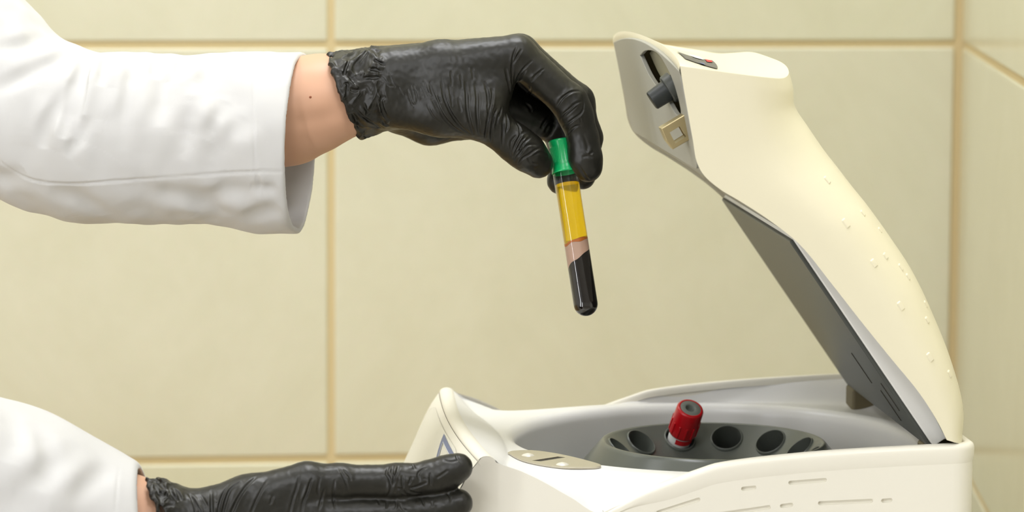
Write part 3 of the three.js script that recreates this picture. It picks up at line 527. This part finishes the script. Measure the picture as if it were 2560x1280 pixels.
  const all = [...palmPts.flat(), J(846, 226, z(10), 26), J(1468, 417, z(0), 9), J(1402, 452, z(22), 11), J(1346, 408, z(0), 10), J(1330, 268, z(58), 10), J(1440, 255, z(19), 12), J(868, 226, z(26), 26)];
  const [lo, hi] = bounds(all, 0.004);
  return meshField(f, lo, hi, 0.00056);
})();
part('glove', upperHand, M.glove, person).userData.label = 'black glove holding the tube';
// ---- bare forearm of the raised arm
const forearmUpper = (() => {
  const z = d => Z1 - d / 1000, A = [J(600, 300, z(22), 29), J(720, 281, z(20), 27.2), J(800, 254, z(18), 24), J(895, 230, z(17), 20), J(960, 225, z(17), 17)];
  const s = chain(A, 0.006), fold = foldSet(s, [{ pts: [[700, 312], [760, 302], [815, 292], [880, 278]], w: 4.5, a: 1.3 }]);
  const f = (x, y, z2) => { const d = s(x, y, z2); return Math.abs(d) > 0.006 ? d : d + fold(x, y, z2) + 0.0002 * noise(x * 60, y * 60, z2 * 60); };
  return meshField(f, ...bounds(A, 0.004), 0.0018);
})();
// ---- sleeve of the raised arm
function sleeve(pts, cut, folds, crumple, cell) {
  const s = chain(pts, 0.012), wide = foldSet(s, folds.filter(q => q.w > 2));
  const soft = (x, y, z2) => { let d = s(x, y, z2); if (Math.abs(d) < 0.014) d += wide(x, y, z2) + crumple(x, y, z2); return d; };
  const seams = foldSet(soft, folds.filter(q => q.w <= 2)), body = (x, y, z2) => { const d = soft(x, y, z2); return Math.abs(d) < 0.006 ? d + seams(x, y, z2) : d; };
  const f = (x, y, z2) => { const d = body(x, y, z2), c = (x - cut.p.x) * cut.n.x + (y - cut.p.y) * cut.n.y + (z2 - cut.p.z) * cut.n.z; const h = Math.max(d + 0.003, -c - 0.06), o = -smin(-d, -c, 0.0025); return -smin(-o, h, 0.0015); };
  const [lo, hi] = bounds(pts, 0.006); return meshField(f, lo, hi, cell);
}
const sleeveUpper = (() => {
  const zc = -0.018, pts = [J(800, 360, zc, 46), J(735, 357, zc, 46), J(620, 352, zc - 0.002, 43.5), J(480, 348, zc - 0.006, 41.8), J(330, 344, zc - 0.012, 42.5), J(200, 342, zc - 0.02, 43), J(85, 308, zc - 0.03, 41), J(-60, 165, zc - 0.05, 41), J(-300, -70, zc - 0.09, 48)];
  const near = at(714, 330, zc + 0.046), n = V(1, -0.02, 21 / 92).normalize();
  const F = (w, a, ...p) => ({ pts: p, w, a });
  const folds = [
    F(1.0, 1.0, [-20, 385], [30, 425], [90, 452], [180, 460], [300, 452], [400, 445], [480, 439]), F(1.0, 1.0, [440, 442], [520, 436], [600, 431], [660, 429], [740, 431]), F(0.9, 0.5, [638, 140], [635, 220], [634, 320], [640, 430], [650, 520]), F(1.2, 1.0, [640, 432], [648, 455], [656, 468]),
    F(4, 6.5, [216, 142], [200, 190], [182, 240], [168, 300], [160, 350]), F(3.2, 5, [226, 160], [208, 225], [192, 285], [180, 345]), F(5, 4.5, [195, 130], [150, 152], [90, 178], [30, 205], [-20, 225]), F(5, 4.5, [118, 84], [80, 108], [40, 118], [-10, 118]), F(4.5, 4.5, [172, 200], [140, 270], [110, 330], [105, 372]), F(4, 3.5, [210, 290], [195, 340], [168, 395]),
    F(5, 3.4, [345, 140], [330, 200], [312, 280], [308, 380]), F(6, 2.6, [430, 150], [408, 230], [400, 320]), F(6, 3, [540, 140], [522, 180], [505, 225]), F(6, 2.4, [610, 290], [565, 350], [525, 400]), F(6, 2.4, [478, 240], [466, 320], [452, 400]), F(4, 4, [272, 130], [262, 175], [248, 220]), F(4, 3.5, [462, 140], [455, 170], [448, 205]), F(4, 3.5, [400, 138], [390, 172], [384, 200]), F(5, 2.5, [560, 250], [535, 310], [515, 350]),
    F(7, 4, [570, 545], [500, 500], [420, 480], [350, 476]), F(6, 3.5, [650, 485], [590, 477], [540, 490], [480, 525]), F(4, 2.5, [625, 462], [660, 472], [695, 470]), F(7, 3.6, [260, 540], [200, 500], [120, 482]), F(6, 3.5, [60, 425], [20, 445], [-30, 445]), F(6, 3, [700, 520], [660, 530], [600, 555]),
  ];
  const crumple = (x, y, z2) => 0.0014 * noise(x * 26 + y * 16, y * 11, z2 * 24) + 0.0005 * noise(x * 60, y * 40 + 4, z2 * 60);
  return sleeve(pts, { p: near, n }, folds, crumple, 0.00115);
})();
// ---- lower glove (right hand, its back towards the camera, fingers laid on the centrifuge's front corner)
const Z2 = 0.1345;
const lowerHand = (() => {
  const z = d => Z2 - d / 1000;
  const palmPts = [[J(455, 1292, z(2), 11.5), J(620, 1248, z(0), 11.2), J(768, 1206, z(0), 10.2)], [J(455, 1320, z(0), 12), J(770, 1288, z(-2), 10.4)], [J(455, 1350, z(2), 12), J(755, 1368, z(0), 9.8)], [J(455, 1375, z(6), 11), J(730, 1440, z(4), 9)], [J(520, 1300, z(16), 13), J(720, 1310, z(12), 11)]];
  const palm = blend(palmPts.map(p => chain(p, 0.006)), 0.009);
  const index = chain([J(768, 1206, z(0), 10.0), J(850, 1205, z(1), 8.6), J(995, 1204, z(2), 8.5), J(1085, 1192, z(3), 8.1), J(1120, 1180, z(3), 7.8), J(1147, 1168, z(3), 7.0)], 0.004);
  const middle = chain([J(770, 1290, z(-2), 10.2), J(1010, 1285, z(1), 8.6), J(1095, 1274, z(2), 8), J(1146, 1258, z(3), 7.2)], 0.004);
  const ring = chain([J(755, 1368, z(0), 9.8), J(1000, 1366, z(2), 8.4), J(1085, 1356, z(3), 7.8), J(1130, 1345, z(3), 7)], 0.004), little = chain([J(730, 1440, z(4), 9), J(930, 1442, z(4), 7.4), J(1050, 1432, z(4), 6.5)], 0.004);
  const thumb = chain([J(520, 1310, z(18), 12), J(650, 1290, z(30), 10.5), J(740, 1285, z(40), 8.8), J(800, 1282, z(42), 8)], 0.004);
  const cuff = blend([cone(at(395, 1300, z(2)), at(470, 1315, z(2)), 0.0205, 0.0155), cone(at(395, 1330, z(14)), at(470, 1330, z(8)), 0.0205, 0.0155)], 0.008);
  const cA = at(366, 1185, 0.13), cB = at(410, 1290, 0.13), cd = cB.clone().sub(cA).normalize(), cn = V(-cd.y, cd.x, 0); if (cn.x > 0) cn.negate();
  const solid = (x, y, z2) => {
    let d = palm(x, y, z2); for (const g of [index, middle, ring, little, thumb]) d = smin(d, g(x, y, z2), 0.0026);
    let c = cuff(x, y, z2); const cutD = (x - cA.x) * cn.x + (y - cA.y) * cn.y; const c0 = c; c = -smin(-c, -cutD, 0.003); d = smin(d, c, 0.005); return smin(Math.max(d, cutD), Math.hypot(c0 + 0.0003, cutD) - 0.0012, 0.0015);
  };
  const L = [], T = (ox, oy, k, w, a, list) => { for (const q of list) L.push({ pts: q.map(([x, y]) => [ox + x / k, oy + y / k]), w, a: a * 1.8 }); };
  T(360, 1140, 6.095, 0.75, 1.2, [[[690, 570], [740, 680], [790, 850], [800, 930]], [[740, 620], [800, 760], [850, 850], [870, 940]], [[1025, 490], [1030, 680], [1035, 850], [1040, 940]], [[1290, 430], [1220, 560], [1160, 720], [1140, 850], [1130, 940]], [[1480, 380], [1330, 500], [1260, 640], [1200, 850], [1190, 940]], [[1720, 310], [1580, 440], [1440, 640], [1340, 850], [1310, 940]]]);
  T(360, 1140, 6.095, 0.6, 0.7, [[[870, 590], [930, 700], [980, 780]], [[1900, 330], [1780, 540], [1700, 700], [1640, 850], [1610, 940]], [[2370, 270], [2330, 470], [2270, 650], [2220, 850], [2200, 940]], [[2560, 330], [2480, 560], [2420, 720], [2400, 900]], [[1960, 600], [1920, 750]], [[1110, 650], [1115, 850]]]);
  T(360, 1140, 6.095, 0.9, 1.4, [[[60, 290], [150, 420], [230, 560], [330, 640]], [[200, 350], [260, 440], [400, 560]], [[370, 470], [440, 600], [520, 700]], [[440, 490], [520, 570], [560, 680]], [[330, 640], [350, 560], [330, 500]], [[460, 760], [360, 760], [300, 800]]]);
  T(760, 1120, 5.818, 0.6, 0.75, [[[510, 280], [600, 480], [650, 640]], [[560, 310], [650, 390], [690, 480]], [[110, 440], [60, 600], [10, 760]], [[230, 430], [200, 600], [215, 720]], [[300, 580], [250, 760], [220, 900]], [[450, 450], [430, 620], [430, 760], [460, 900]]]);
  T(760, 1120, 5.818, 0.6, 0.9, [[[1240, 250], [1200, 370], [1250, 460], [1260, 620], [1200, 720]], [[1300, 250], [1280, 350], [1310, 450], [1270, 620]], [[1380, 250], [1340, 380], [1290, 470]], [[1430, 390], [1430, 500], [1450, 620]], [[1580, 230], [1610, 310]], [[1780, 280], [1690, 340], [1660, 400], [1690, 500]], [[1560, 420], [1520, 540]], [[1830, 360], [1840, 480], [1830, 560]], [[1800, 500], [1640, 560], [1500, 590]], [[1340, 580], [1420, 600], [1480, 680]], [[1500, 600], [1600, 650], [1720, 660]]]);
  T(760, 1120, 5.818, 0.6, 0.5, [[[2100, 320], [2000, 390], [1920, 440]], [[2220, 80], [2230, 150], [2300, 210]], [[2020, 170], [2130, 200], [2250, 180]], [[1740, 430], [1790, 470]], [[1080, 740], [1100, 830]], [[1210, 760], [1200, 900]], [[1330, 740], [1350, 830], [1330, 900]], [[1400, 800], [1430, 880], [1500, 920]], [[1700, 720], [1760, 850]], [[1860, 770], [1880, 860]], [[2080, 650], [2130, 720], [2140, 790]]]);
  const fold = foldSet(solid, L), ce = at(455, 1260, 0.13).x;
  const f = (x, y, z2) => {
    let d = solid(x, y, z2); if (Math.abs(d) > 0.0045) return d; d += fold(x, y, z2);
    const k = sstep(ce, ce - 0.01, x); if (k > 0) { const q = 75; d += k * (0.0022 * (Math.abs(noise((x + y * 0.4) * q * 1.6, (y - x * 0.3) * q, z2 * q)) ** 0.8 - 0.38) + 0.0006 * (Math.abs(noise(x * q * 2.6, y * q * 2.0, z2 * q * 2)) - 0.3)); }
    return d + 0.00008 * noise(x * 260, y * 200, z2 * 260);
  };
  const all = [...palmPts.flat(), J(400, 1300, z(4), 24), J(1147, 1168, z(3), 8), J(1050, 1432, z(4), 8), J(800, 1282, z(42), 9), J(730, 1440, z(4), 10)];
  return meshField(f, ...bounds(all, 0.004), 0.00056);
})();
part('glove', lowerHand, M.glove, person).userData.label = 'black glove resting on the front of the centrifuge';
const forearmLower = (() => {
  const A = [J(180, 1300, 0.125, 28), J(300, 1314, 0.125, 25.5), J(400, 1316, 0.127, 19.5), J(470, 1320, 0.13, 13)], s = chain(A, 0.006); return meshField(s, ...bounds(A, 0.004), 0.0018);
})();
const sleeveLower = (() => {
  const zc = 0.123, pts = [J(390, 1400, zc, 35.5), J(320, 1378, zc, 36.5), J(240, 1338, zc, 38.5), J(120, 1293, zc, 42), J(30, 1264, zc, 46), J(-80, 1247, zc, 49), J(-260, 1190, zc + 0.005, 53), J(-480, 1040, zc + 0.005, 58)];
  const F = (w, a, ...p) => ({ pts: p, w, a });
  const folds = [F(6, 3, [75, 1050], [110, 1100], [120, 1160], [100, 1230]), F(7, 2.5, [200, 1110], [150, 1160], [90, 1200], [30, 1225]), F(6, 2.4, [280, 1160], [230, 1200], [170, 1260]), F(7, 2.4, [20, 1020], [40, 1090], [20, 1160]), F(0.8, 0.4, [300, 1165], [292, 1220], [290, 1285]), F(8, 2, [120, 1270], [60, 1255], [-10, 1240])];
  const cut = at(337, 1240, zc + 0.037), n = V(1, 0.12, 0.1).normalize();
  return sleeve(pts, { p: cut, n }, folds, (x, y, z2) => 0.0013 * noise(x * 20, y * 20 + 7, z2 * 20), 0.0012);
})();
const body = part('forearm', forearmUpper, M.skin, person); body.userData.label = 'bare forearm of the raised arm';
part('forearm', forearmLower, M.skin, person).userData.label = 'bare wrist of the lower arm';
{ const h = rayTo(body, 776, 243); if (h) { const m = part('mole', new THREE.SphereGeometry(0.0007, 12, 8).scale(1, 1, 0.5), M.mole, body); m.position.copy(h.p); } }
part('sleeve', sleeveUpper, M.cloth, person).userData.label = 'white coat sleeve of the raised arm';
part('sleeve', sleeveLower, M.cloth, person).userData.label = 'white coat sleeve of the lower arm';

renderer.render(scene, camera);
